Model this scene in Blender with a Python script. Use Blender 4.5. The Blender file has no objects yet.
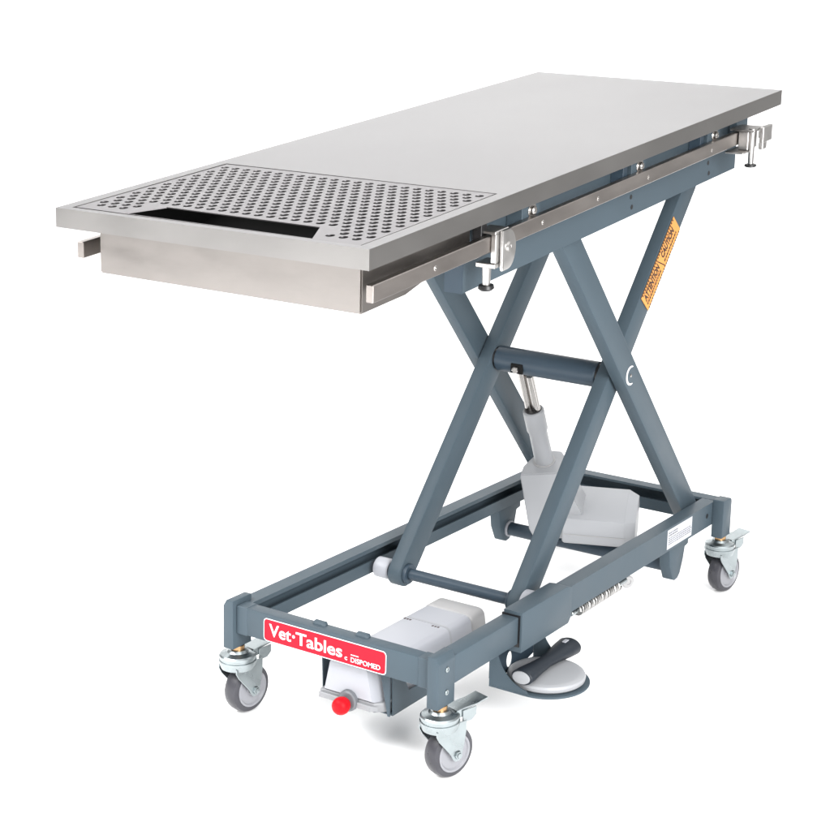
import bpy, bmesh, math, random
from math import sin, cos, pi, radians
from mathutils import Vector, Matrix, Euler
random.seed(4)
scene = bpy.context.scene
COL = scene.collection
FLOOR = -0.010

# ------------------------------------------------------------------ materials
def new_mat(name):
    m = bpy.data.materials.new(name); m.use_nodes = True
    nt = m.node_tree; b = nt.nodes['Principled BSDF']
    return m, nt, b

def add_noise(nt, b, scale, amount, base, rough, rvar, stretch=(1, 1, 1), bump=0.0, detail=4, bump_scale=None):
    tc = nt.nodes.new('ShaderNodeTexCoord'); mp = nt.nodes.new('ShaderNodeMapping')
    mp.inputs['Scale'].default_value = stretch
    nt.links.new(tc.outputs['Object'], mp.inputs['Vector'])
    n = nt.nodes.new('ShaderNodeTexNoise'); n.inputs['Scale'].default_value = scale; n.inputs['Detail'].default_value = detail
    nt.links.new(mp.outputs['Vector'], n.inputs['Vector'])
    r = nt.nodes.new('ShaderNodeMapRange')
    r.inputs['From Min'].default_value = .3; r.inputs['From Max'].default_value = .7
    r.inputs['To Min'].default_value = 1 - amount; r.inputs['To Max'].default_value = 1 + amount
    nt.links.new(n.outputs['Fac'], r.inputs['Value'])
    mx = nt.nodes.new('ShaderNodeMix'); mx.data_type = 'RGBA'; mx.blend_type = 'MULTIPLY'
    mx.inputs['Factor'].default_value = 1
    mx.inputs['A'].default_value = (*base, 1)
    cmb = nt.nodes.new('ShaderNodeCombineColor')
    for k in ('Red', 'Green', 'Blue'): nt.links.new(r.outputs['Result'], cmb.inputs[k])
    nt.links.new(cmb.outputs['Color'], mx.inputs['B'])
    nt.links.new(mx.outputs['Result'], b.inputs['Base Color'])
    r2 = nt.nodes.new('ShaderNodeMapRange')
    r2.inputs['From Min'].default_value = .3; r2.inputs['From Max'].default_value = .7
    r2.inputs['To Min'].default_value = rough - rvar; r2.inputs['To Max'].default_value = rough + rvar
    nt.links.new(n.outputs['Fac'], r2.inputs['Value'])
    nt.links.new(r2.outputs['Result'], b.inputs['Roughness'])
    if bump:
        n2 = nt.nodes.new('ShaderNodeTexNoise'); n2.inputs['Scale'].default_value = bump_scale or scale * 6
        n2.inputs['Detail'].default_value = 3
        nt.links.new(mp.outputs['Vector'], n2.inputs['Vector'])
        bp = nt.nodes.new('ShaderNodeBump'); bp.inputs['Strength'].default_value = bump; bp.inputs['Distance'].default_value = .0006
        nt.links.new(n2.outputs['Fac'], bp.inputs['Height']); nt.links.new(bp.outputs['Normal'], b.inputs['Normal'])

def mat(name, base, rough=.5, metal=0, amount=.03, rvar=.04, scale=14, stretch=(1, 1, 1), bump=0, spec=.5, coat=0, bump_scale=None):
    m, nt, b = new_mat(name)
    b.inputs['Metallic'].default_value = metal
    b.inputs['Specular IOR Level'].default_value = spec
    b.inputs['Coat Weight'].default_value = coat
    add_noise(nt, b, scale, amount, base, rough, rvar, stretch, bump, bump_scale=bump_scale)
    return m

M = {}
M['steel_top'] = mat('brushed_steel_top', (.176, .171, .173), .34, 1, .012, .025, 1.2, (1, 1, 1), .04, bump_scale=900)
M['steel_lit_edge'] = mat('brushed_steel_lit_edge', (.265, .257, .250), .33, 1, .05, .06, 5, (1, 1, 2.5), .04, bump_scale=60)  # same steel as the top; lighter colour stands in for reflected light
M['steel'] = mat('brushed_steel', (.245, .228, .216), .36, 1, .08, .08, 9, (1, 1, 3), .06, bump_scale=50)
M['steel_rail'] = mat('steel_rail', (.31, .284, .268), .34, 1, .12, .05, 9, (1, 1, 3), .05, bump_scale=50)
M['panel'] = mat('perforated_steel', (.180, .172, .177), .40, 1, .02, .03, 5, (1, 1, 1))
M['paint'] = mat('slate_blue_paint', (.049, .068, .083), .45, 0, .04, .05, 9, (1, 1, 1), .12, .16, bump_scale=700)
M['paint_dark'] = mat('slate_blue_paint_tube', (.030, .046, .063), .40, 0, .04, .05, 9, (1, 1, 1), .1, .22, bump_scale=700)
M['zinc'] = mat('zinc_plated_metal', (.31, .345, .355), .30, 1, .10, .08, 30)
M['chrome'] = mat('polished_metal', (.42, .405, .39), .22, 1, .03, .03, 20)
M['alu'] = mat('cast_aluminium', (.44, .43, .42), .36, 1, .08, .06, 40, bump=.2, bump_scale=300)
M['brass'] = mat('brass', (.42, .26, .13), .35, 1, .05, .05, 20)
M['grey_plastic'] = mat('light_grey_plastic', (.265, .272, .285), .42, 0, .015, .03, 10, bump=.05, bump_scale=900)
M['cap_plastic'] = mat('warm_grey_plastic', (.30, .298, .30), .45, 0, .015, .03, 10)
M['white_plastic'] = mat('white_plastic', (.29, .298, .325), .4, 0, .01, .03, 10)
M['box_grey'] = mat('mid_grey_plastic', (.20, .205, .215), .45, 0, .02, .03, 20)
M['collar'] = mat('dark_grey_plastic', (.10, .105, .115), .45, 0, .02, .03, 20)
M['tyre'] = mat('grey_rubber', (.040, .040, .047), .35, 0, .10, .08, 45, spec=.3)
M['hub'] = mat('grey_wheel_plastic', (.20, .203, .220), .4, 0, .03, .04, 30)
M['black'] = mat('black_plastic', (.006, .006, .007), .4, 0, .02, .03, 20)
M['liner'] = mat('black_tray_liner', (.004, .004, .004), .7, 0, .02, .03, 20, spec=.15)  # black put in for shade: tray inside, grate surround, clevis slot
M['pad'] = mat('dark_grip_rubber', (.011, .015, .021), .5, 0, .03, .03, 30, spec=.3)
M['red'] = mat('red_sticker', (.38, .015, .028), .6, 0, .01, .02, 20, spec=.04)
M['red_knob'] = mat('red_button', (.42, .003, .008), .45, 0, .01, .02, 20, spec=.12)
M['orange'] = mat('orange_sticker', (.54, .24, .065), .5, 0, .02, .02, 20, spec=.2)
M['ink'] = mat('dark_print', (.03, .012, .008), .6, 0, .02, .02, 20)
M['grey_ink'] = mat('grey_print', (.10, .10, .11), .6, 0, .02, .02, 20)
M['white_ink'] = mat('white_print', (.62, .60, .62), .5, 0, .01, .02, 20)
M['label_white'] = mat('white_sticker', (.40, .41, .44), .45, 0, .01, .02, 20)
M['paper'] = mat('white_studio_paper', (.95, .95, .95), .9, 0, .0, .0, 2, spec=.0)

# ------------------------------------------------------------------ building helpers
def prim_box(bm, x0, x1, y0, y1, z0, z1, bev=0.0, seg=1):
    r = bmesh.ops.create_cube(bm, size=1)
    vs = r['verts']
    for v in vs:
        v.co = Vector(((x0 + x1) / 2 + v.co.x * (x1 - x0), (y0 + y1) / 2 + v.co.y * (y1 - y0), (z0 + z1) / 2 + v.co.z * (z1 - z0)))
    if bev:
        es = list({e for v in vs for e in v.link_edges})
        bmesh.ops.bevel(bm, geom=es, offset=bev, segments=seg, affect='EDGES', profile=.5)

def prism(bm, pts, axis, a0, a1, bev=0.0, seg=1, frame=None):
    """polygon pts (u,v) extruded along an axis; axis 'x': (y,z), 'y': (x,z), 'z': (x,y)"""
    def P(u, v, a):
        if frame: o, e1, e2, e3 = frame; return o + e1 * u + e2 * v + e3 * a
        return Vector({'x': (a, u, v), 'y': (u, a, v), 'z': (u, v, a)}[axis])
    lo = [bm.verts.new(P(u, v, a0)) for u, v in pts]
    hi = [bm.verts.new(P(u, v, a1)) for u, v in pts]
    fs = [bm.faces.new(lo), bm.faces.new(hi[::-1])]
    n = len(pts)
    for i in range(n):
        fs.append(bm.faces.new((lo[i], hi[i], hi[(i + 1) % n], lo[(i + 1) % n])))
    bmesh.ops.recalc_face_normals(bm, faces=fs)
    if bev:
        es = list({e for f in (fs[0], fs[1]) for e in f.edges})
        if bev < 0:
            bev = -bev; es = list({e for f in fs for e in f.edges})
        bmesh.ops.bevel(bm, geom=es, offset=bev, segments=seg, affect='EDGES', profile=.5)

def basis(d):
    d = Vector(d).normalized()
    u = d.cross(Vector((0, 0, 1)) if abs(d.z) < .9 else Vector((1, 0, 0))).normalized()
    return d, u, d.cross(u).normalized()

def lathe(bm, o, axis, prof, n=40):
    """prof: list of (distance along axis, radius); closed with caps"""
    d, u, v = basis(axis); o = Vector(o)
    rings = []
    for a, r in prof:
        if r <= 1e-6: rings.append([bm.verts.new(o + d * a)])
        else: rings.append([bm.verts.new(o + d * a + (u * cos(2 * pi * k / n) + v * sin(2 * pi * k / n)) * r) for k in range(n)])
    fs = []
    for A, B in zip(rings, rings[1:]):
        for k in range(n):
            k2 = (k + 1) % n
            if len(A) == 1 and len(B) == 1: continue
            if len(A) == 1: fs.append(bm.faces.new((A[0], B[k], B[k2])))
            elif len(B) == 1: fs.append(bm.faces.new((A[k], B[0], A[k2])))
            else: fs.append(bm.faces.new((A[k], B[k], B[k2], A[k2])))
    if len(rings[0]) > 1: fs.append(bm.faces.new(rings[0][::-1]))
    if len(rings[-1]) > 1: fs.append(bm.faces.new(rings[-1]))
    bmesh.ops.recalc_face_normals(bm, faces=fs)

def tube(bm, p, q, r, n=32, bev=.001):
    p = Vector(p); q = Vector(q); L = (q - p).length
    lathe(bm, p, q - p, [(0, r - bev), (bev, r), (L - bev, r), (L, r - bev)], n)

def wire(bm, pts, r, n=8):
    pts = [Vector(p) for p in pts]; rings = []
    prev = None
    for i, p in enumerate(pts):
        t = (pts[min(i + 1, len(pts) - 1)] - pts[max(i - 1, 0)]).normalized()
        if prev is None: _, u, v = basis(t)
        else:
            u = (prev - t * prev.dot(t)).normalized(); v = t.cross(u)
        prev = u
        rings.append([bm.verts.new(p + (u * cos(2 * pi * k / n) + v * sin(2 * pi * k / n)) * r) for k in range(n)])
    for A, B in zip(rings, rings[1:]):
        for k in range(n): bm.faces.new((A[k], A[(k + 1) % n], B[(k + 1) % n], B[k]))
    bm.faces.new(rings[0][::-1]); bm.faces.new(rings[-1])

WORLD = {}
def link(name, me, m, parent):
    """mesh data in scene coordinates -> object with its origin in its middle, parented to parent"""
    me.materials.clear(); me.materials.append(m)
    for pl in me.polygons: pl.use_smooth = True
    me.set_sharp_from_angle(angle=radians(32))
    xs = [v.co for v in me.vertices]
    c = Vector([(min(v[i] for v in xs) + max(v[i] for v in xs)) / 2 for i in range(3)])
    me.transform(Matrix.Translation(-c))
    o = bpy.data.objects.new(name, me); COL.objects.link(o)
    if parent:
        o.parent = parent; o.location = c - WORLD[parent]
    else: o.location = c
    WORLD[o] = c
    return o

def build(name, m, parent, *fns, top=False, xf=None):
    bm = bmesh.new()
    for f in fns: f(bm)
    if top:
        for v in bm.verts: v.co.z += TILT * (v.co.y - .9)
    if xf is not None: bm.transform(xf)
    bmesh.ops.recalc_face_normals(bm, faces=bm.faces[:])
    me = bpy.data.meshes.new(name); bm.to_mesh(me); bm.free()
    return link(name, me, m if not isinstance(m, str) else M[m], parent)

def Bx(*a, **k): return lambda bm: prim_box(bm, *a, **k)
def Pr(*a, **k): return lambda bm: prism(bm, *a, **k)
def Tb(*a, **k): return lambda bm: tube(bm, *a, **k)
def La(*a, **k): return lambda bm: lathe(bm, *a, **k)
def Wr(*a, **k): return lambda bm: wire(bm, *a, **k)

def empty(name, loc, label, cat, group=None, rz=0):
    o = bpy.data.objects.new(name, None); COL.objects.link(o); o.location = loc
    o.empty_display_size = .1
    WORLD[o] = Vector(loc); o['label'] = label; o['category'] = cat
    if group: o['group'] = group
    return o

def curve_mesh(cu):
    tmp = bpy.data.objects.new('tmp', cu); COL.objects.link(tmp)
    dg = bpy.context.evaluated_depsgraph_get(); dg.update()
    me = bpy.data.meshes.new_from_object(tmp.evaluated_get(dg))
    bpy.data.objects.remove(tmp); bpy.data.curves.remove(cu)
    return me

def text_mesh(body, size, width, bold=0.0, extrude=.0002, spacing=1.0):
    """flat lettering in the xy plane, lower left at the origin, squeezed to the given width"""
    cu = bpy.data.curves.new('txt', 'FONT'); cu.body = body; cu.size = size; cu.extrude = extrude
    cu.offset = bold; cu.space_character = spacing; cu.resolution_u = 4
    me = curve_mesh(cu)
    x0 = min(v.co.x for v in me.vertices); x1 = max(v.co.x for v in me.vertices)
    y0 = 0
    s = width / (x1 - x0)
    for v in me.vertices: v.co.x = (v.co.x - x0) * s
    return me

def place_frame(me, o, ex, ey):
    ex = Vector(ex).normalized(); ey = Vector(ey).normalized(); ez = ex.cross(ey)
    mt = Matrix((( ex.x, ey.x, ez.x, o[0]), (ex.y, ey.y, ez.y, o[1]), (ex.z, ey.z, ez.z, o[2]), (0, 0, 0, 1)))
    me.transform(mt)
    return me

def join_meshes(name, mes):
    bm = bmesh.new()
    for me in mes: bm.from_mesh(me)
    out = bpy.data.meshes.new(name); bm.to_mesh(out); bm.free()
    return out

def rounded_rect(x0, x1, y0, y1, r, n=6):
    pts = []
    for cx, cy, a in ((x1 - r, y1 - r, 0), (x0 + r, y1 - r, 90), (x0 + r, y0 + r, 180), (x1 - r, y0 + r, 270)):
        for k in range(n + 1):
            t = radians(a + 90 * k / n); pts.append((cx + r * cos(t), cy + r * sin(t)))
    return pts

TILT = .1145
# ------------------------------------------------------------------ the table
table = empty('surgery_table', (0, .85, FLOOR),
              'stainless steel veterinary lift table on a slate blue scissor frame with four casters', 'table')
T = table
HT = 1.0488   # table top surface (before the tilt)
BT = 1.0185

# --- table top: slab with a through recess for the drain grate
def tabletop(bm):
    A, B_, C_, D = (-.297, -.003), (.299, .002), (.303, 1.466), (-.306, 1.490)
    def outer(s, t, z):
        x = (1 - s) * (1 - t) * A[0] + s * (1 - t) * B_[0] + s * t * C_[0] + (1 - s) * t * D[0]
        y = (1 - s) * (1 - t) * A[1] + s * (1 - t) * B_[1] + s * t * C_[1] + (1 - s) * t * D[1]
        return (x, y, z)
    xs = [0, .023 / .6, 1 - .023 / .6, 1]; ys = [0, .0125 / 1.47, .371 / 1.47, 1]
    g = {}
    for z in (0, 1):
        for i, s in enumerate(xs):
            for j, t in enumerate(ys):
                g[i, j, z] = bm.verts.new(outer(s, t, HT if z else BT))
    for z in (0, 1):
        for i in range(3):
            for j in range(3):
                if (i, j) == (1, 1): continue
                q = [g[i, j, z], g[i + 1, j, z], g[i + 1, j + 1, z], g[i, j + 1, z]]
                bm.faces.new(q if z else q[::-1])
    outer_edges = []
    ring = [(0, 0), (1, 0), (2, 0), (3, 0), (3, 1), (3, 2), (3, 3), (2, 3), (1, 3), (0, 3), (0, 2), (0, 1)]
    for (a, b) in zip(ring, ring[1:] + ring[:1]):
        bm.faces.new((g[a + (0,)], g[b + (0,)], g[b + (1,)], g[a + (1,)]))
    inner = [(1, 1), (1, 2), (2, 2), (2, 1)]
    for (a, b) in zip(inner, inner[1:] + inner[:1]):
        bm.faces.new((g[a + (0,)], g[b + (0,)], g[b + (1,)], g[a + (1,)]))
    bm.edges.ensure_lookup_table()
    es = [e for e in bm.edges if len(e.link_faces) == 2 and e.calc_face_angle(0) > .8
          and not all(abs(v.co.z - BT) < 1e-5 for v in e.verts)]
    bmesh.ops.bevel(bm, geom=es, offset=.0034, segments=4, affect='EDGES', profile=.5)
tt = build('tabletop', 'steel_top', T, tabletop, top=True)
tt.data.materials.append(M['steel_lit_edge'])
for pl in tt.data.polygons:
    if pl.normal.z < .93: pl.material_index = 1  # side faces take the painted-in brightness

# ledge strip that carries the grate
build('grate_ledge', 'steel', T,
      Bx(-.2775, .2775, .0127, .0255, 1.030, 1.0425), Bx(-.2775, -.268, .0257, .3695, 1.030, 1.0425),
      Bx(.268, .2775, .0257, .3695, 1.030, 1.0425), Bx(-.2775, .2775, .3697, .373, 1.030, 1.0425), top=True)

# --- tray hanging below the near end (open top shell + black lining put in for the shade inside)
TR = .2545
def tray(bm):
    side = [(.046, BT - .0005), (.046, .939), (.160, .939), (.332, .972), (.332, BT - .0005)]
    def shell(off, z_extra):
        return side
    outer = side
    t = .002
    inner = [(.046 + t, BT - .0005), (.046 + t, .939 + t), (.160, .939 + t), (.332 - t, .972 + t), (.332 - t, BT - .0005)]
    rows = []
    for X, pts in ((-TR, outer), (TR, outer), (-TR + t, inner), (TR - t, inner)):
        rows.append([bm.verts.new((X, y, z)) for y, z in pts])
    L, R_, Li, Ri = rows
    bm.faces.new(L); bm.faces.new(R_[::-1]); bm.faces.new(Li[::-1]); bm.faces.new(Ri)
    for i in range(4):
        bm.faces.new((L[i], R_[i], R_[i + 1], L[i + 1]))
        bm.faces.new((Li[i], Li[i + 1], Ri[i + 1], Ri[i]))
    bm.faces.new((L[0], Li[0], Ri[0], R_[0])); bm.faces.new((L[4], R_[4], Ri[4], Li[4]))
    bm.faces.new((L[0], L[4], Li[4], Li[0])); bm.faces.new((R_[0], Ri[0], Ri[4], R_[4]))
    bmesh.ops.recalc_face_normals(bm, faces=bm.faces[:])
    es = [e for e in bm.edges if all(v in L + R_ for v in e.verts) and e.calc_face_angle(0) > .5 and not all(abs(v.co.z - BT + .0005) < 1e-5 for v in e.verts)]
    bmesh.ops.bevel(bm, geom=es, offset=.0025, segments=2, affect='EDGES')
tr_o = build('drain_tray', 'steel', T, tray, top=True)
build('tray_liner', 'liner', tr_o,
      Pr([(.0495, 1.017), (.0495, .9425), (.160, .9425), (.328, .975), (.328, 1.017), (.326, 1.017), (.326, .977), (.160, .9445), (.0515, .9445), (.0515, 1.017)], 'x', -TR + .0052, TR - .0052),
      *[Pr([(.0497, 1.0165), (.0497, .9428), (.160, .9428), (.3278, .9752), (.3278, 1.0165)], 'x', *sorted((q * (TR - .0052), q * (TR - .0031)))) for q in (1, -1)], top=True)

for nm, b in (('tray_shade_strip', (-.2765, -.2495, .0135, .3690)), ('tray_shade_strip', (.2495, .2765, .0135, .3690)), ('tray_shade_strip', (-.2490, .2490, .0135, .0500)), ('tray_shade_strip', (-.2490, .2490, .3285, .3690))):
    build(nm, 'liner', tr_o, Bx(b[0], b[1], b[2], b[3], 1.0190, 1.0205), top=True)  # added black strips so the grate holes look onto shade
# --- side rails
RX0, RX1, RZ0, RZ1 = .2735, .2865, .9635, .9895
for s in (1, -1):
    x0, x1 = sorted((s * RX0, s * RX1))
    r = build('side_rail', 'steel_rail', T, Bx(x0, x1, .030, 1.335, RZ0, RZ1, bev=.0012), top=True)
    for y in (.186, .501, .691, .884, 1.16):
        build('rail_screw', 'chrome', r, La((s * RX1, y, (RZ0 + RZ1) / 2), (s, 0, 0), [(-.001, .0042), (.0008, .0042), (.0014, .0034), (.0014, .0020), (.0004, .0018), (.0004, 0)], n=20), top=True)
# --- lower channels carrying the scissor legs
CH0, CH1 = .8885, .9555
for s in (1, -1):
    prof = [(.2300 * s, CH0), (.2300 * s, CH1), (.196 * s, CH1), (.196 * s, CH1 - .004), (.2262 * s, CH1 - .004), (.2262 * s, CH0 + .004), (.196 * s, CH0 + .004), (.196 * s, CH0)]
    c = build('top_channel', 'paint', T, Pr(prof, 'y', .352, 1.412, bev=.0006), top=True)
    build('channel_cap', 'paint_dark', c, Bx(*sorted((s * .1965, s * .2300)), .3490, .3518, CH0, CH1), top=True)
    for y, z in ((.470, .94), (.470, .905), (.930, .925), (.935, .905), (1.273, .925), (1.279, .903)):
        build('bolt_hole', 'black', c, La((s * .2302, y, z), (s, 0, 0), [(-.001, .0045), (.0003, .0045), (.0003, 0)], n=18), top=True)
# end plates and subframe between channels and table top
for s in (1, -1):
    x0, x1 = sorted((s * .205, s * .243))
    build('subframe_rail', 'paint', T, Bx(x0, x1, .352, 1.392, .9565, 1.0175, bev=.0012), top=True)
    for y in (.484, .869, 1.195):
        xa, xb = sorted((s * .2435, s * RX0))
        br = build('rail_bracket', 'paint', T, Bx(xa, xb, y - .028, y + .028, .9655, 1.010, bev=.001), top=True)
        build('bolt', 'chrome', br, La((s * RX0, y + .002, .9985), (s, 0, 0), [(-.003, .0125), (.0012, .0125), (.0022, .0118), (.0024, .0075), (.006, .0072), (.0078, .005), (.0084, 0)], n=28), top=True)
        xa, xb = sorted((s * .2435, s * (RX0 - .0005)))
        if y > .5: build('spacer', 'paint_dark', T, Bx(xa, xb - .004 if s > 0 else xb, y - .052, y - .036, .967, 1.008, bev=.0008), top=True)  # solid dark block standing in for the shaded gap beside the bracket
    build('spacer', 'black', T, Bx(*sorted((s * .2560, s * .2730)), .334, .3505, .965, 1.0165, bev=.0008), top=True)  # black block in place of the dark gap past the tray end
    xa, xb = sorted((s * .2435, s * .262))
    build('end_plate', 'paint', T, Bx(xa, xb, 1.335, 1.390, .972, 1.0172, bev=.001), top=True)
build('cross_member', 'paint_dark', T, Bx(-.2045, .2045, .354, .392, .9567, 1.012, bev=.001), top=True)
build('cross_member', 'paint_dark', T, Bx(-.2045, .2045, 1.350, 1.388, .9567, 1.012, bev=.001), top=True)

# --- scissor legs
def leg(name, xin, xout, p, q, w, parent=T, round_p=True):
    """flat bar tube between two pivots p and q in the YZ plane"""
    p = Vector(p); q = Vector(q); d = (q - p).normalized(); n = Vector((-d.y, d.x)); h = w / 2
    pts = []
    N = 10
    for k in range(N + 1):
        a = -pi / 2 + pi * k / N
        pts.append(q + (d * cos(a) + n * sin(a)) * h)
    for k in range(N + 1):
        a = pi / 2 + pi * k / N
        pts.append(p + (d * cos(a) + n * sin(a)) * h)
    x0, x1 = sorted((xin, xout))
    return build(name, 'paint', parent, Pr([tuple(v) for v in pts], 'x', x0, x1, bev=.0022, seg=2))
PIV = (1.041, .552)
B_IN = (.722, .168); T_IN = (1.356, .917)
B_OUT = (1.380, .186); T_OUT = (.752, .880)
legs = {}
for s in (1, -1):
    e = 0 if s > 0 else .0135
    legs['in', s] = leg('scissor_leg', s * (.1295 - e), s * (.1590 - e), B_IN, T_IN, .053)
    legs['out', s] = leg('scissor_leg', s * (.1655 - e - (.004 if s < 0 else 0)), s * (.1940 - e - (.006 if s < 0 else 0)), B_OUT, T_OUT, .057)
for s in (1, -1):
    build('pivot_collar', 'black', T, La((.1245 if s > 0 else -.1110, PIV[0], PIV[1] - .003), (s, 0, 0), [(0, .0235), (.0048, .0235)]))
    build('pivot_washer', 'chrome', legs['out', s], La((s * .194, PIV[0], PIV[1] + .006), (s, 0, 0), [(-.001, .0035), (.0010, .0035), (.0016, .0025), (.0016, 0)], n=20))
    for nm, c in (('roller', (.1765 if s > 0 else -.1700, B_IN[0], B_IN[1])),):
        k = .006 if s > 0 else 0
        build('roller', 'white_plastic', T, La((c[0] - .0165, c[1] - 2 * k, c[2] + k), (1, 0, 0), [(0, .018 + k), (.002, .0205 + k), (.030, .0205 + k), (.034, .018 + k)]))
    build('roller', 'white_plastic', T, La((s * .211 - .014, T_OUT[0], T_OUT[1]+.02), (1, 0, 0), [(0, .016), (.002, .018), (.026, .018), (.028, .016)]))
    # small hub sleeve on the lower rod
    build('hub_sleeve', 'paint_dark', T, La((.1290 if s > 0 else -.1155, B_IN[0], B_IN[1]), (-s, 0, 0), [(0, .0205), (.006, .0205), (.0075, .019), (.0075, .012)]))
build('pivot_tube', 'paint_dark', T, La((-.1108, PIV[0] , PIV[1] - .003), (1, 0, 0), [(0, .0250), (.0015, .0265), (.2337, .0265), (.2352, .0250)], n=56))
build('lower_rod', 'paint_dark', T, Tb((-.1075, B_IN[0], B_IN[1]), (.121, B_IN[0], B_IN[1]), .0115))
# white crescent mark on the right outer leg
def crescent(bm):
    cy, cz = PIV[0], PIV[1] + .006
    N = 30; o = []; i = []
    for k in range(N + 1):
        a = radians(62 + 236 * k / N)
        f = sin(pi * k / N) ** .5
        o.append((cy + .0200 * cos(a), cz + .0200 * sin(a)))
        i.append((cy + (.0200 - .0010 - .0046 * f) * cos(a), cz + (.0200 - .0010 - .0046 * f) * sin(a)))
    a_ = [bm.verts.new((.1946, y, z)) for y, z in o]; b_ = [bm.verts.new((.1946, y, z)) for y, z in i]
    c_ = [bm.verts.new((.1941, y, z)) for y, z in o]; d_ = [bm.verts.new((.1941, y, z)) for y, z in i]
    for k in range(N):
        bm.faces.new((a_[k], a_[k + 1], b_[k + 1], b_[k])); bm.faces.new((c_[k], c_[k + 1], a_[k + 1], a_[k]))
        bm.faces.new((b_[k], b_[k + 1], d_[k + 1], d_[k]))
build('crescent_mark', 'white_ink', legs['out', 1], crescent)

# --- caution sticker on the inner right leg
cau_d = Vector((0, T_IN[0] - B_IN[0], T_IN[1] - B_IN[1])).normalized()
cau_n = Vector((0, -cau_d.z, cau_d.y))            # towards the upper left of the leg
cau_c = Vector((.1608, (1.132 + 1.30) / 2, (.70 + .825) / 2))
_bi = Vector((.1608, B_IN[0], B_IN[1]))
cau_c = _bi + cau_d * (cau_c - _bi).dot(cau_d)
LC, WC = .204, .047
st = build('caution_sticker', 'orange', T,
           lambda bm: prism(bm, [(-LC / 2, -WC / 2), (LC / 2, -WC / 2), (LC / 2, WC / 2), (-LC / 2, WC / 2)], None, 0, .0004,
                            frame=(cau_c, cau_d, cau_n, Vector((1, 0, 0)))))
st['label'] = 'orange warning sticker reading ATTENTION and CAUTION'
def cau_at(u, v, h=.0006): return cau_c + cau_d * u + cau_n * v + Vector((h, 0, 0))
mes = []
for word, u0, wd in (('ATTENTION', -.094, .084), ('CAUTION', .012, .070)):
    mes.append(place_frame(text_mesh(word, .0235, wd, bold=.0011, extrude=.0001), cau_at(u0, -.0005), cau_d, cau_n))
def cau_marks(bm):
    fr = (cau_c, cau_d, cau_n, Vector((1, 0, 0)))
    k = -LC / 2 + .006
    while k < LC / 2 - .006:
        for v0, v1 in ((.0190, .0232), (-.0232, -.0190)):
            prism(bm, [(k, v0), (k + .0042, v0), (k + .0042, v1), (k, v1)], None, .0004, .0007, frame=fr)
        k += .0072
    random.seed(3)
    for a0, a1 in ((-.094, -.016), (.012, .084)):
        u_ = a0
        while u_ < a1:
            wd = random.uniform(.0035, .008)
            prism(bm, [(u_, -.0125), (u_ + wd, -.0125), (u_ + wd, -.0075), (u_, -.0075)], None, .0004, .0006, frame=fr)
            u_ += wd + .0016
    prism(bm, [(-.008, .017), (-.0055, .017), (.0085, -.018), (.006, -.018)], None, .0004, .0007, frame=fr)
    prism(bm, [(-.094, -.0045), (-.012, -.0045), (-.012, -.0034), (-.094, -.0034)], None, .0004, .0006, frame=fr)
link('sticker_lettering', join_meshes('sticker_lettering', mes), M['ink'], st)
build('sticker_border', 'ink', st, cau_marks)

# --- base frame
Z0, Z1 = .1550, .2070
XR = .2298
fx = build('front_crossbar', 'paint', T, Bx(-.2065, .2065, .319, .346, Z0, Z1, bev=.0018, seg=2))
for s in (1, -1):
    x0, x1 = sorted((s * .184, s * .2088))
    build('crossbar_end', 'paint', fx, Bx(x0, x1, .3182, .3468, Z0 - .0008, Z1 + .0008, bev=.0012))
for x in (-.036, .056):
    build('cradle_hook', 'paint', fx, La((x - .014, .3385, .2052), (1, 0, 0), [(0, .004), (.004, .0085), (.024, .0085), (.028, .004)], n=20))
# posts at the near corners
for s in (1, -1):
    x0, x1 = sorted((s * .2092, s * .2318))
    xi, xo = s * .2092, s * .2318
    w = .007
    prof = [(xi, .125), (xo, .125), (xo, .2175 - .012), (xo - s * w, .2175), (xi, .2175)]
    po = build('corner_post', 'paint', T, Pr(prof, 'y', .309, .3605, bev=-.0014, seg=2))
    if s == 1:
        for z in (.191, .150):
            build('post_bolt', 'zinc', po, La((.2318, .335, z), (1, 0, 0), [(-.001, .005), (.0012, .005), (.0018, .0042), (.0018, .0022), (.0006, .002), (.0006, 0)], n=24))
# near tube section on the right, sleeve, and far section
build('base_rail', 'paint', T, Bx(.1965, XR, .3468, .5715, Z0 + .0005, Z1 - .0005, bev=.0018, seg=2))
build('rail_gap', 'black', T, Bx(.1955, .2330, .5690, .5730, .1500, .2095))
slv = [(.571, .139), (.571, .2155), (.738, .2155), (.757, .2085), (.757, .150), (.745, .139)]
build('rail_sleeve', 'paint', T, Pr([(.571, .1395), (.571, .2155), (.735, .2155), (.756, .2080), (.756, .1505), (.745, .1395)], 'x', .1975, .2372, bev=.0016, seg=2))
def channel(s, y0, y1):
    xo, xi = s * XR, s * .198
    z0, z1, t = .1530, .2055, .0045
    return Pr([(xo, z0), (xo, z1), (xi, z1), (xi, z1 - t - .004), (xi + s * t, z1 - t - .004), (xi + s * t, z1 - t), (xo - s * t, z1 - t), (xo - s * t, z0 + t), (xi + s * t, z0 + t), (xi + s * t, z0 + .0255), (xi, z0 + .0255), (xi, z0)], 'y', y0, y1, bev=.0005)
rr = build('base_rail', 'paint', T, channel(1, .7565, 1.425))
lr = build('base_rail', 'paint', T, channel(-1, .3468, 1.425))
build('rail_insert', 'paint', lr, Bx(-.2245, -.2025, .3475, .405, .158, .172, bev=.001))
build('rail_bolt_hole', 'black', rr, La((XR, 1.384, .180), (1, 0, 0), [(-.001, .0055), (.0004, .0055), (.0004, 0)], n=22))
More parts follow.
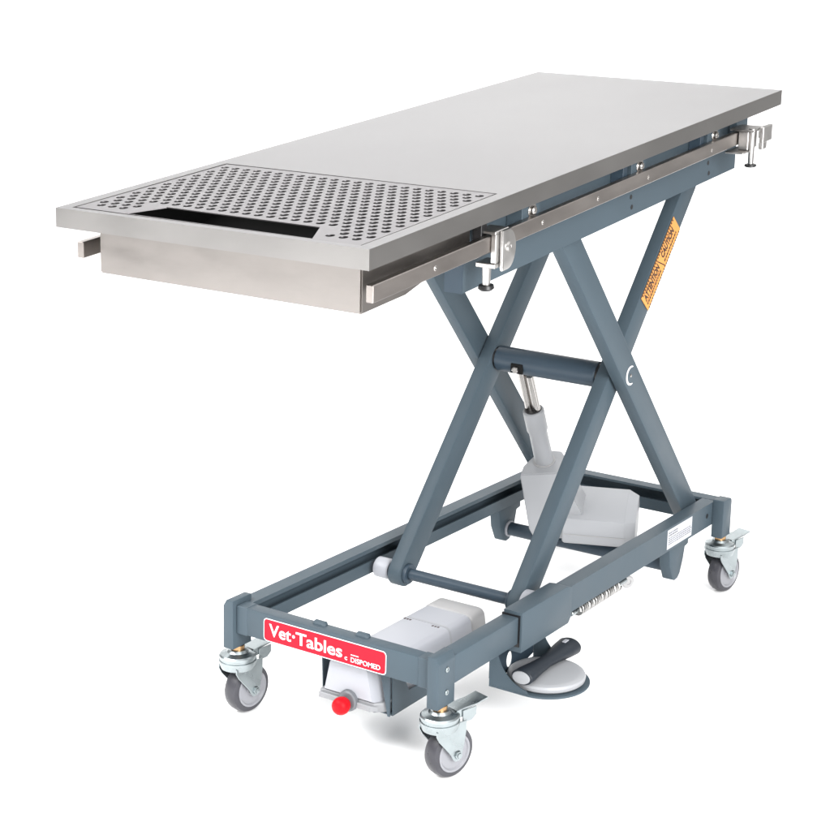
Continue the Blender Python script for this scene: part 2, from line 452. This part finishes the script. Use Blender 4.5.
build('far_crossbar', 'paint', T, Pr([(1.458, .1515), (1.458, .2055), (1.427, .2055), (1.427, .200), (1.4535, .200), (1.4535, .160), (1.4310, .160), (1.4310, .178), (1.427, .178), (1.427, .1515)], 'x', -.2295, .2295, bev=.0006))
for s in (1, -1):
    dy = 0 if s > 0 else .048
    prof = [(y + dy, z) for y, z in [(1.411, .125), (1.4560, .125), (1.4560, .2025), (1.4535, .2085), (1.4475, .2115), (1.4130, .2115), (1.411, .2095)]]
    build('corner_post', 'paint', T, Pr(prof, 'x', *((.2300, .2570) if s > 0 else (-.2295, -.2030)), bev=.0016, seg=2))
# white data label on the right rail
dl = build('data_label', 'label_white', T, Pr([(1.182, .1585), (1.304, .1585), (1.304, .2015), (1.182, .2015)], 'x', XR + .0002, XR + .0006))
def lines(bm):
    random.seed(9)
    for i, z in enumerate((.194, .1885, .182, .1775, .173, .1685)):
        y = 1.188
        while y < (1.225 if i < 2 else 1.296):
            w = random.uniform(.004, .011)
            prim_box(bm, XR + .0006, XR + .0008, y, y + w, z - (.0018 if i < 2 else .0009), z + .0009)
            y += w + random.uniform(.0015, .003)
build('printed_lines', 'grey_ink', dl, lines)
# brackets with the lower tube
for s in (1, -1):
    so = [(1.303, .1525), (1.303, .139), (1.287, .136), (1.280, .110), (1.268, .082), (1.258, .073), (1.244, .071), (1.232, .076), (1.214, .110), (1.207, .1525)]
    xa, xb = sorted((s * .1995, s * .2255))
    build('tube_bracket', 'paint', T, Pr(so, 'x', xa, xb, bev=.003, seg=2))
    build('tube_washer', 'white_plastic', T, La((s * .1990, 1.252, .100), (-s, 0, 0), [(0, .0185), (.0035, .0185), (.0045, .0172)]))
build('lower_tube', 'paint_dark', T, Tb((-.1940, 1.252, .100), (.1940, 1.252, .100), .0155))
# extension spring and end knob below the rail
def spring(bm):
    pts = []
    turns = 19; N = turns * 14
    for k in range(N + 1):
        a = 2 * pi * k / 14; t = k / N
        pts.append((.212 + .0105 * cos(a), .822 + .170 * t, .1345 + .0105 * sin(a)))
    wire(bm, pts, .0022, 6)
build('spring', 'alu', T, spring)
build('spring_rod', 'zinc', T, Tb((.212, .800, .1345), (.212, 1.03, .1345), .0052, n=16))
build('pull_knob', 'cap_plastic', T, La((.207, 1.045, .127), (.8, -.6, 0), [(-.006, .008), (-.003, .0125), (.006, .0135), (.009, .011), (.0095, .006), (.008, .0055), (.008, 0)], n=28))
build('sleeve_screw', 'brass', T, La((.226, .732, .1398), (0, 0, -1), [(0, .0035), (.0065, .0035), (.007, .002)], n=16))

# --- control box in its cradle
def boxsec(x0, x1, z0, z1, r, n=5, taper=.008):
    """rounded trapezoid section (x,z)"""
    pts = []
    for cx, cz, a in ((x1 - r - taper, z1 - r, 0), (x0 + r + taper, z1 - r, 90)):
        for k in range(n + 1):
            t = radians(a + 90 * k / n); pts.append((cx + r * cos(t), cz + r * sin(t)))
    pts += [(x0, z0), (x1, z0)]
    return pts
def box_loft(bm):
    secs = [(.334, boxsec(-.022, .0800, .092, .1520, .013, taper=.010)), (.338, boxsec(-.024, .0825, .090, .1545, .015, taper=.010)), (.372, boxsec(-.026, .100, .090, .155, .016)), (.6325, boxsec(-.026, .100, .090, .155, .016))]
    rings = [[bm.verts.new((x, y, z)) for x, z in P] for y, P in secs]
    n = len(rings[0])
    bm.faces.new(rings[0]); bm.faces.new(rings[-1][::-1])
    for A_, B_ in zip(rings, rings[1:]):
        for k in range(n): bm.faces.new((A_[k], A_[(k + 1) % n], B_[(k + 1) % n], B_[k]))
cb = build('control_box', 'white_plastic', T, box_loft)
cb['label'] = 'white control box slung under the front crossbar'
build('box_seam', 'grey_plastic', cb, Pr(boxsec(-.0262, .1002, .0899, .1556, .016), 'y', .560, .565))
build('box_end_cap', 'cap_plastic', cb, Pr(boxsec(-.0265, .1005, .0895, .1562, .016), 'y', .634, .684, bev=.006, seg=3))
build('box_base', 'box_grey', cb, Pr([(-.033, .336), (.083, .336), (.104, .356), (.104, .600), (-.033, .600)], 'z', .0715, .0898, bev=.003, seg=2))
build('box_lip', 'box_grey', cb, Pr([(-.031, .330), (.080, .330), (.090, .338), (.085, .3355), (-.031, .3355)], 'z', .0745, .0850, bev=.001))
for xs in ((-.006, 0, .006), (.056, .062, .068)):
    for x in xs: build('printed_mark', 'ink', cb, Bx(x, x + .0038, .5510, .5560, .1550, .1553))
kp = [(0, .008), (.010, .010), (.012, .0135)] + [(.022 - .014 * cos(a), .0160 * sin(a) ** .7) for a in [radians(60 + 120 * k / 12) for k in range(12)]] + [(.036, 0)]
build('red_button', 'red_knob', cb, La((.032, .332, .0815), (0, -1, 0), kp, n=48))
build('button_collar', 'collar', cb, La((.032, .3345, .0840), (0, -1, 0), [(0, .0195), (.007, .0190), (.009, .0165), (.0095, .009)], n=40))
# cradle plates either side
for x0, x1, lab in ((.1100, .1125, 0), (-.0400, -.0375, 0)):
    build('box_cradle', 'paint', T, Pr([(.348, .1545), (.352, .068), (.618, .068), (.618, .085), (.40, .100), (.372, .1545)], 'x', x0, x1, bev=.0005))
build('cradle_floor', 'paint', T, Bx(-.0372, .1097, .352, .615, .0680, .0705))
# front flange of the cradle on the right
build('cradle_flange', 'paint', T, Pr([(.1100, .1543), (.0880, .1543), (.1060, .0690), (.1100, .0685)], 'y', .3445, .3475))

# --- linear actuator
A0 = Vector((-.060, PIV[0] + .010, PIV[1] - .012)); A1 = Vector((-.060, 1.252, .100))
ad = (A1 - A0).normalized()
def housing(bm):
    u = Vector((.93862, .31375, .14333)); v = Vector((.34494, -.85376, -.39001))
    top = [(-.048, .046), (-.046, .012), (-.024, -.026), (.012, -.038), (.034, -.034), (.044, -.014), (.044, .046)]
    bot = [(-.054, .050), (-.052, .012), (-.030, -.030), (.012, -.042), (.050, -.040), (.080, -.020), (.082, .050)]
    rings = []
    for s_, P in ((.2555, [(a * .95, b * .95) for a, b in top]), (.2600, top), (.4050, bot), (.4400, [(a * .9, b * .9) for a, b in bot])):
        rings.append([bm.verts.new(A0 + ad * s_ + u * a + v * b) for a, b in P])
    bm.faces.new(rings[0][::-1]); bm.faces.new(rings[-1])
    for A_, B_ in zip(rings, rings[1:]):
        for k in range(7): bm.faces.new((A_[k], A_[(k + 1) % 7], B_[(k + 1) % 7], B_[k]))
    bmesh.ops.recalc_face_normals(bm, faces=bm.faces[:])
    es = [e for e in bm.edges if e.calc_face_angle(0) > .3]
    bmesh.ops.bevel(bm, geom=es, offset=.0022, segments=2, affect='EDGES')
act = build('actuator_housing', 'grey_plastic', T, housing)
build('tube_foot_ring', 'cap_plastic', act, La(A0 + ad * .2535, ad, [(0, .0238), (.003, .0238)], n=48))
d22 = Vector((cos(radians(22)), sin(radians(22)), 0)); n22 = Vector((sin(radians(22)), -cos(radians(22)), 0))
def motor(z_lo, z_hi, s0, s1, prof, bev=.005):
    # section in (n, z) plane extruded along d22
    o = Vector((-.060, 1.2, 0))
    return lambda bm: prism(bm, prof, None, s0, s1, bev=bev, seg=3, frame=(o, n22, Vector((0, 0, 1)), d22))
sec = [(.052, .132), (.053, .186), (.030, .205), (-.045, .232), (-.066, .205), (-.066, .140), (-.040, .124), (.034, .124)]
build('motor_housing', 'grey_plastic', act, motor(0, 0, .030, .170, sec))
sec2 = [(n * .80 - .002, .172 + (z - .172) * .84) for n, z in sec]
def motor_cap(bm):
    o = Vector((-.060, 1.2, 0))
    a = [bm.verts.new(o + n22 * n + Vector((0, 0, z)) + d22 * .1650) for n, z in [(n * 1.006, .172 + (z - .172) * 1.006) for n, z in sec]]
    b = [bm.verts.new(o + n22 * n + Vector((0, 0, z)) + d22 * .188) for n, z in sec2]
    bm.faces.new(a[::-1]); bm.faces.new(b)
    for k in range(8): bm.faces.new((a[k], a[(k + 1) % 8], b[(k + 1) % 8], b[k]))
build('motor_cap', 'grey_plastic', act, motor_cap)
build('motor_seam', 'cap_plastic', act, Pr([(.0532, .1490), (.0534, .1505), (.0400, .1505), (.0400, .1490)], None, .034, .168, frame=(Vector((-.060, 1.2, 0)), n22, Vector((0, 0, 1)), d22)))
pA = A0 + ad * .115; pB = A0 + ad * .258
L = (pB - pA).length
build('actuator_tube', 'grey_plastic', T, La(pA, ad, [(0, .0170), (.002, .0215), (.004, .0228), (.052, .0228), (.060, .0198), (L, .0205), (L + .01, .0205)], n=40))
build('tube_seal', 'black', T, La(pA - ad * .002, ad, [(0, .0185), (.003, .0185)], n=32))
for dx in (-.0098, .0098):
    build('piston_rod', 'chrome', T, Tb(A0 + Vector((dx, 0, 0)) + ad * (.010 if dx < 0 else .026), A0 + Vector((dx, 0, 0)) + ad * .116, .0082, n=24))
build('rod_web', 'steel_rail', T, Tb(A0 + Vector((0, .003, 0)) + ad * .028, A0 + Vector((0, .003, 0)) + ad * .116, .0048, n=16))
# clevis slot in the tube: black block painted as its shaded inside
build('clevis_slot_shade', 'liner', T, Bx(-.0680, -.0400, 1.0120, 1.0175, .5290, .5495, bev=.001))
build('clevis_pin', 'chrome', T, La((-.0575, 1.0135, .5365), (.45, -1, .1), [(-.004, .0070), (.006, .0070), (.008, .005), (.008, 0)], n=20))

# --- red sign on the front crossbar
sg = build('name_plate', 'white_ink', T, Pr(rounded_rect(-.1460, .1200, .1570, .2000, .0075), 'y', .3184, .3179))
rd = build('plate_face', 'red', sg, Pr(rounded_rect(-.1443, .1183, .1587, .1983, .0062), 'y', .3179, .3176))
sg['label'] = 'red name plate reading Vet-Tables DISPOMED'
EX, EZ = (1, 0, 0), (0, 0, 1)
mes = []
for w, x, z, size, wd, bold in (('Vet', -.1330, .1690, .0320, .0490, .00050), ('Tables', -.0735, .1675, .0320, .1010, .00050),
                               ('DISPOMED', .0460, .1640, .0128, .0620, .00012), ('c', .0330, .1655, .0120, .0055, .0002)):
    mes.append(place_frame(text_mesh(w, size, wd, bold=bold, extrude=.00015), (x, .3174, z), EX, EZ))
lt = join_meshes('lettering', mes)
link('lettering', lt, M['white_ink'], sg)
build('small_print', 'white_ink', sg, *[Bx(x, x + .0026, .3173, .31755, .1762, .1780) for x in (.0462, .0496, .0530, .0564, .0598)])
build('hyphen_dot', 'white_ink', sg, La((-.0785, .3177, .1795), (0, -1, 0), [(0, .0030), (.0004, .0030), (.0004, 0)], n=16))

# --- casters
def make_caster(px, py, zt, ang):
    """zt: underside of the post. swivel angle ang turns +Y trail direction"""
    X = Matrix.Translation((px, py, 0)) @ Matrix.Rotation(ang, 4, 'Z')
    c = build('caster', 'zinc', T,
        La((0, 0, FLOOR), (0, 0, 1), [(.092, .0270), (.0925, .0305), (.098, .0325), (.1035, .0345), (.1075, .0345), (.1085, .0325), (.1115, .0325), (.1125, .0338), (.1165, .0338), (.119, .0315), (.1205, .0260), (.1225, .0200), (.127, .0165), (.1275, .010)], n=48), xf=X)
    R_, yc, zc, w = .0455, .022, FLOOR + .0455, .0150
    build('stem', 'brass', c, La((0, 0, zt - .0075), (0, 0, 1), [(0, .0125), (.0075, .0125)], n=28), xf=X)
    # fork cheeks
    for s in (1, -1):
        pr = [(-.026, FLOOR + .099), (-.026, FLOOR + .091), (-.020, FLOOR + .080), (-.006, FLOOR + .064), (.006, FLOOR + .050), (.012, FLOOR + .039), (.017, FLOOR + .034), (.026, FLOOR + .034), (.031, FLOOR + .040),
              (.036, FLOOR + .060), (.040, FLOOR + .085), (.040, FLOOR + .104), (.0, FLOOR + .104)]
        build('fork', 'zinc', c, Pr(pr, 'x', *sorted((s * .0215, s * .0240)), bev=.0008), xf=X)
        build('axle_nut', 'zinc', c, La((s * .0240, yc, zc), (s, 0, 0), [(0, .0075), (.003, .0075), (.0035, .0055), (.006, .005), (.0065, 0)], n=6), xf=X)
    build('fork_inside', 'black', c, Bx(-.0180, .0180, -.0230, .030, FLOOR + .0925, FLOOR + .0980, bev=.001), xf=X)  # black block put in for the shade in the fork opening
    prof = [(-w + .006, R_ * .55), (-w + .004, R_ * .70), (-w, R_ * .74), (-w, R_ * .86), (-w * .86, R_ * .94), (-w * .55, R_ * .985), (0, R_), (w * .55, R_ * .985), (w * .86, R_ * .94), (w, R_ * .86), (w, R_ * .74), (w - .004, R_ * .70), (w - .006, R_ * .55)]
    build('tyre', 'tyre', c, La((0, yc, zc), (1, 0, 0), prof, n=64), xf=X)
    hub = [(-w - .0006, .006), (-w - .0006, .010), (-w + .0015, .012), (-w + .0015, R_ * .62), (-w - .0012, R_ * .67), (-w - .0012, R_ * .745), (w + .0012, R_ * .745), (w + .0012, R_ * .67), (w - .0015, R_ * .62), (w - .0015, .012), (w + .0006, .010), (w + .0006, .006)]
    build('wheel_rim', 'hub', c, La((0, yc, zc), (1, 0, 0), hub, n=56), xf=X)
    # brake pedal
    ped = [(.024, FLOOR + .108), (.024, FLOOR + .122), (.040, FLOOR + .1235), (.070, FLOOR + .124), (.094, FLOOR + .128), (.0945, FLOOR + .1255), (.071, FLOOR + .1215), (.041, FLOOR + .119), (.040, FLOOR + .108)]
    build('brake_pedal', 'zinc', c, Pr(ped, 'x', -.0165, .0165, bev=.0006),
          Pr([(.036, FLOOR + .098), (.036, FLOOR + .120), (.066, FLOOR + .1205), (.066, FLOOR + .106), (.056, FLOOR + .098)], 'x', .0168, .0190, bev=.0004),
          Pr([(.036, FLOOR + .098), (.036, FLOOR + .120), (.066, FLOOR + .1205), (.066, FLOOR + .106), (.056, FLOOR + .098)], 'x', -.0190, -.0168, bev=.0004), xf=X)
    return c
make_caster(-.2200, .335, .125, radians(-6))
make_caster(.2200, .335, .125, radians(-16))
make_caster(.2440, 1.433, .125, radians(-12))
make_caster(-.2160, 1.481, .125, radians(-8))

# ------------------------------------------------------------------ drain grate (a lift-out thing)
PX, PY0, PY1, PZ = .2733, .0160, .37095, 1.0482
def grate_mesh():
    cu = bpy.data.curves.new('grate', 'CURVE'); cu.dimensions = '2D'; cu.fill_mode = 'BOTH'; cu.extrude = .0008
    def poly(pts):
        sp = cu.splines.new('POLY'); sp.points.add(len(pts) - 1)
        for p, (x, y) in zip(sp.points, pts): p.co = (x, y, 0, 1)
        sp.use_cyclic_u = True
    poly([(-PX, PY0), (PX, PY0), (PX, PY1), (-PX, PY1)])
    slot = [(-.172, .0178), (.188, .0178), (.156, .0770), (-.141, .0770)]
    poly(slot)
    r = .0071
    for j in range(18):
        y = .3475 - j * .0179
        for i in range(23):
            x = -.2570 + i * .02345 - (.01172 if j % 2 else 0)
            if x < -.262 or x > .2625: continue
            if y < .0850 and -.186 < x < .195: continue
            if y < .034: continue
            poly([(x + r * cos(2 * pi * k / 18), y + r * sin(2 * pi * k / 18)) for k in range(18)])
    return curve_mesh(cu)
gm = grate_mesh()
gm.transform(Matrix.Translation((0, 0, PZ - .0008)))
for v in gm.vertices: v.co.z += TILT * (v.co.y - .9)
grate = link('drain_grate', gm, M['panel'], None)
grate['label'] = 'perforated steel grate with a hand slot, set flush in the near end of the table'
grate['category'] = 'grate'

# ------------------------------------------------------------------ rail clamps (things of their own)
cl = empty('rail_clamp', (.285, .36, .90), 'aluminium clamp with rounded side lobe on the near part of the right side rail', 'clamp', 'clamps on the side rail')
zt = lambda y, z: z + TILT * (y - .9)
# body as C around the rail
build('clamp_body', 'alu', cl,
      Bx(.2610, .2965, .338, .378, .9925, .9975, bev=.001), Bx(.2870, .2965, .340, .378, .9467, .9923, bev=.001),
      Bx(.2610, .2965, .338, .372, .9390, .9465, bev=.001), top=True)
def lobe(bm):
    pts = [(.3500, .9975), (.378, .9975)]
    for k in range(13):
        a = radians(75 - 165 * k / 12); pts.append((.367 + .0230 * cos(a), .9650 + .0320 * sin(a)))
    pts += [(.352, .9330), (.350, .9390)]
    prism(bm, pts, 'x', .2970, .3040, bev=.0025, seg=2)
build('clamp_lobe', 'alu', cl, lobe, La((.304, .366, .970), (1, 0, 0), [(0, .008), (.004, .007), (.004, .003), (.002, 0)], n=24), top=True)
build('clamp_screw', 'alu', cl, La((.2760, .348, .9388), (0, 0, -1), [(0, .0075), (.012, .0068), (.030, .0064)], n=20), top=True)
build('screw_knob', 'black', cl, La((.2760, .348, .9105), (0, 0, -1), [(0, .008), (.001, .0120), (.006, .0130), (.009, .010), (.009, 0)], n=32), top=True)

c2 = empty('rail_clamp', (.30, 1.32, 1.02), 'aluminium socket clamp with long screw at the far end of the right side rail', 'clamp', 'clamps on the side rail')
build('clamp_body', 'alu', c2,
      Bx(.2700, .3240, 1.280, 1.332, .9925, .9970, bev=.001), Bx(.2880, .3100, 1.284, 1.330, .9545, .9923, bev=.0015),
      Bx(.2700, .3100, 1.262, 1.320, .9500, .9543, bev=.001), top=True)
build('clamp_arm', 'alu', c2,
      Bx(.3242, .3300, 1.300, 1.330, .9780, 1.0000, bev=.002, seg=2), Bx(.3302, .3390, 1.292, 1.338, .9700, 1.0020, bev=.0015),
      Bx(.3242, .3340, 1.304, 1.326, .9540, .9698, bev=.002), top=True)
build('clamp_screw', 'alu', c2, La((.3150, 1.292, .9985), (0, 0, -1), [(0, .0075), (.030, .0075), (.040, .0060), (.0710, .0058)], n=20), top=True)
build('screw_knob', 'black', c2, La((.3150, 1.292, .9270), (0, 0, -1), [(0, .008), (.001, .0115), (.004, .0125), (.006, .010), (.006, 0)], n=32), top=True)

# ------------------------------------------------------------------ foot switch hanging in its holder
fs = empty('foot_switch', (.25, .64, .07), 'round light grey foot pedal with dark grip roller hung under the right base rail', 'foot switch')
DC = (.2540, .6380); DR = .0725
def arc(cx, cy, r, a0, a1, n=20):
    return [(cx + r * cos(radians(a0 + (a1 - a0) * k / n)), cy + r * sin(radians(a0 + (a1 - a0) * k / n))) for k in range(n + 1)]
RH = DR + .008
base_pts = [(.180, DC[1] + RH), (.180, DC[1] - RH)] + arc(DC[0], DC[1], RH, -90, 90, 28)
hold = build('holder', 'paint', fs, Pr(base_pts, 'z', .0660, .0700, bev=.0008))
def side_wall(y0, y1):
    # concave flange from the left wall down to the plate
    pts = [(.1802, .0702), (.290, .0702)]
    n = 16
    cx, cz, r = .268, .150, .0740
    pts = [(.1802, .0702), (.262, .0702)] + [(cx + r * cos(radians(a)), cz + r * sin(radians(a))) for a in [262 - (262 - 176) * k / n for k in range(n + 1)]] + [(.1802, .1540)]
    return Pr(pts, 'y', y0, y1)
build('holder_flange', 'paint', hold, side_wall(DC[1] - RH, DC[1] - RH + .0025))
build('holder_flange', 'paint', hold, side_wall(DC[1] + RH - .0025, DC[1] + RH))
def left_wall(bm):
    y0, y1 = DC[1] - RH + .0022, DC[1] + RH - .0022
    z0, z1 = .0702, .1540
    hy, hz, hr = .628, .094, .013
    n = 24
    # strip ring around an oval hole
    for X, fl in ((.1782, 0), (.1802, 1)):
        pass
    outer = []; N = 32
    for k in range(N):
        a = 2 * pi * k / N
        c_, s_ = cos(a), sin(a)
        tx = ((y1 - hy) / c_ if c_ > 1e-9 else ((y0 - hy) / c_ if c_ < -1e-9 else 1e9))
        tz = ((z1 - hz) / s_ if s_ > 1e-9 else ((z0 - hz) / s_ if s_ < -1e-9 else 1e9))
        t = min(tx, tz); outer.append((hy + c_ * t, hz + s_ * t))
    inner = [(hy + hr * .8 * cos(2 * pi * k / N), hz + hr * 1.2 * sin(2 * pi * k / N)) for k in range(N)]
    rows = [[bm.verts.new((X, y, z)) for y, z in P] for X in (.1782, .1800) for P in (outer, inner)]
    for k in range(N):
        k2 = (k + 1) % N
        bm.faces.new((rows[0][k], rows[0][k2], rows[1][k2], rows[1][k])); bm.faces.new((rows[2][k], rows[3][k], rows[3][k2], rows[2][k2]))
        bm.faces.new((rows[1][k], rows[1][k2], rows[3][k2], rows[3][k])); bm.faces.new((rows[0][k], rows[2][k], rows[2][k2], rows[0][k2]))
build('holder_wall', 'paint_dark', hold, left_wall)
build('pedal_disc', 'grey_plastic', fs, La((DC[0], DC[1], .0705), (0, 0, 1), [(0, DR - .006), (.004, DR - .001), (.010, DR), (.0135, DR - .002), (.0155, DR - .007), (.0160, DR - .014), (.0158, 0)], n=72))
# hourglass grip roller along Y with light end face
gy0, gy1, gx, gz = .5600, .7420, .2460, .0990
build('grip_slot', 'white_plastic', fs, Bx(gx - .004, gx + .004, .7130, .7280, gz + .0140, gz + .0169, bev=.001))
SQ = Matrix.Translation((gx, 0, gz)) @ Matrix.Diagonal((1.22, 1, .80, 1)) @ Matrix.Translation((-gx, 0, -gz))
roll = build('grip_roller', 'pad', fs, La((gx, gy0, gz), (0, 1, 0), [(0, .0165), (.002, .0178), (.02, .0174), (.05, .0142), (.085, .0122), (.12, .0145), (.150, .0185), (.176, .0205), (.182, .0185)], n=44), xf=SQ)
build('roller_end', 'grey_plastic', roll, La((gx, gy0 - .0035, gz), (0, 1, 0), [(0, .012), (.001, .0142), (.004, .0148)], n=40), xf=SQ)

# ------------------------------------------------------------------ setting: seamless white paper
def sweep(bm):
    # floor that curves up into a backdrop, running across the view direction
    vd = Vector((-.507, .862, 0)); vr = Vector((.862, .507, 0))
    prof = [(-4.0, 0)]
    S, R_ = 3.2, 1.4
    for k in range(15):
        a = pi / 2 * k / 14
        prof.append((S + R_ * sin(a), R_ - R_ * cos(a)))
    prof.append((S + R_, 6.0))
    o = Vector((.1, .9, FLOOR))
    prev = None
    for u, z in prof:
        row = [bm.verts.new(o + vd * u + vr * w + Vector((0, 0, z))) for w in (-5.0, SWR)]
        if prev: bm.faces.new((prev[0], prev[1], row[1], row[0]))
        prev = row
SWR = 2.1
gnd = build('ground', 'paper', None, sweep)
gnd['kind'] = 'structure'
for pl in gnd.data.polygons: pl.use_smooth = True

# ------------------------------------------------------------------ light
w = bpy.data.worlds.new('World'); scene.world = w; w.use_nodes = True
bgn = w.node_tree.nodes['Background']; bgn.inputs['Color'].default_value = (1, .99, .98, 1); bgn.inputs['Strength'].default_value = .66

def area(name, loc, target, sx, sy, power, col=(1, 1, 1), spread=180):
    l = bpy.data.lights.new(name, 'AREA'); l.shape = 'RECTANGLE'; l.size = sx; l.size_y = sy; l.energy = power; l.color = col; l.spread = radians(spread)
    o = bpy.data.objects.new(name, l); COL.objects.link(o); o.location = loc
    d = Vector(target) - Vector(loc); o.rotation_euler = d.to_track_quat('-Z', 'Y').to_euler()
    return o
area('overhead_softbox', (-.3, 1.0, 4.2), (-.1, 1.0, 0), 8, 8, 395)
area('front_softbox', (-1.9, -2.6, 2.6), (-1.7, -2.0, 0), 3.2, 3.2, 215, spread=100)  # added lamp, brightens the floor that the front metal faces mirror
area('right_softbox', (3.4, -1.2, 1.9), (0.1, .8, .5), 2.2, 2.2, 300)
area('backdrop_light', (-1.6, 3.0, 5.2), (-2.2, 5.0, .8), 4, 1.5, 1)

# ------------------------------------------------------------------ camera (fitted)
cam = bpy.data.cameras.new('Camera'); co = bpy.data.objects.new('Camera', cam); COL.objects.link(co)
r_ = Vector((0.8572657, 0.51363494, 0.03570252)); u_ = Vector((-0.14263616, 0.17028933, 0.97501614)); f_ = Vector((-0.4947226, 0.84094036, -0.21924611))
r_ = r_.normalized(); f_ = f_.normalized(); u_ = r_.cross(f_)
co.matrix_world = Matrix(((r_.x, u_.x, -f_.x, 1.6040767), (r_.y, u_.y, -f_.y, -1.80783299), (r_.z, u_.z, -f_.z, 1.30468632), (0, 0, 0, 1)))
cam.sensor_fit = 'HORIZONTAL'; cam.sensor_width = 36
cam.lens = 36 * 1633.9476 / 830
cam.shift_x = -(516.386 - 415) / 830; cam.shift_y = (354.592 - 415.5) / 830
cam.clip_start = .05; cam.clip_end = 200
scene.camera = co
scene.view_settings.view_transform = 'Standard'; scene.view_settings.look = 'None'
scene.view_settings.exposure = 0; scene.view_settings.gamma = 1
scene.render.film_transparent = False
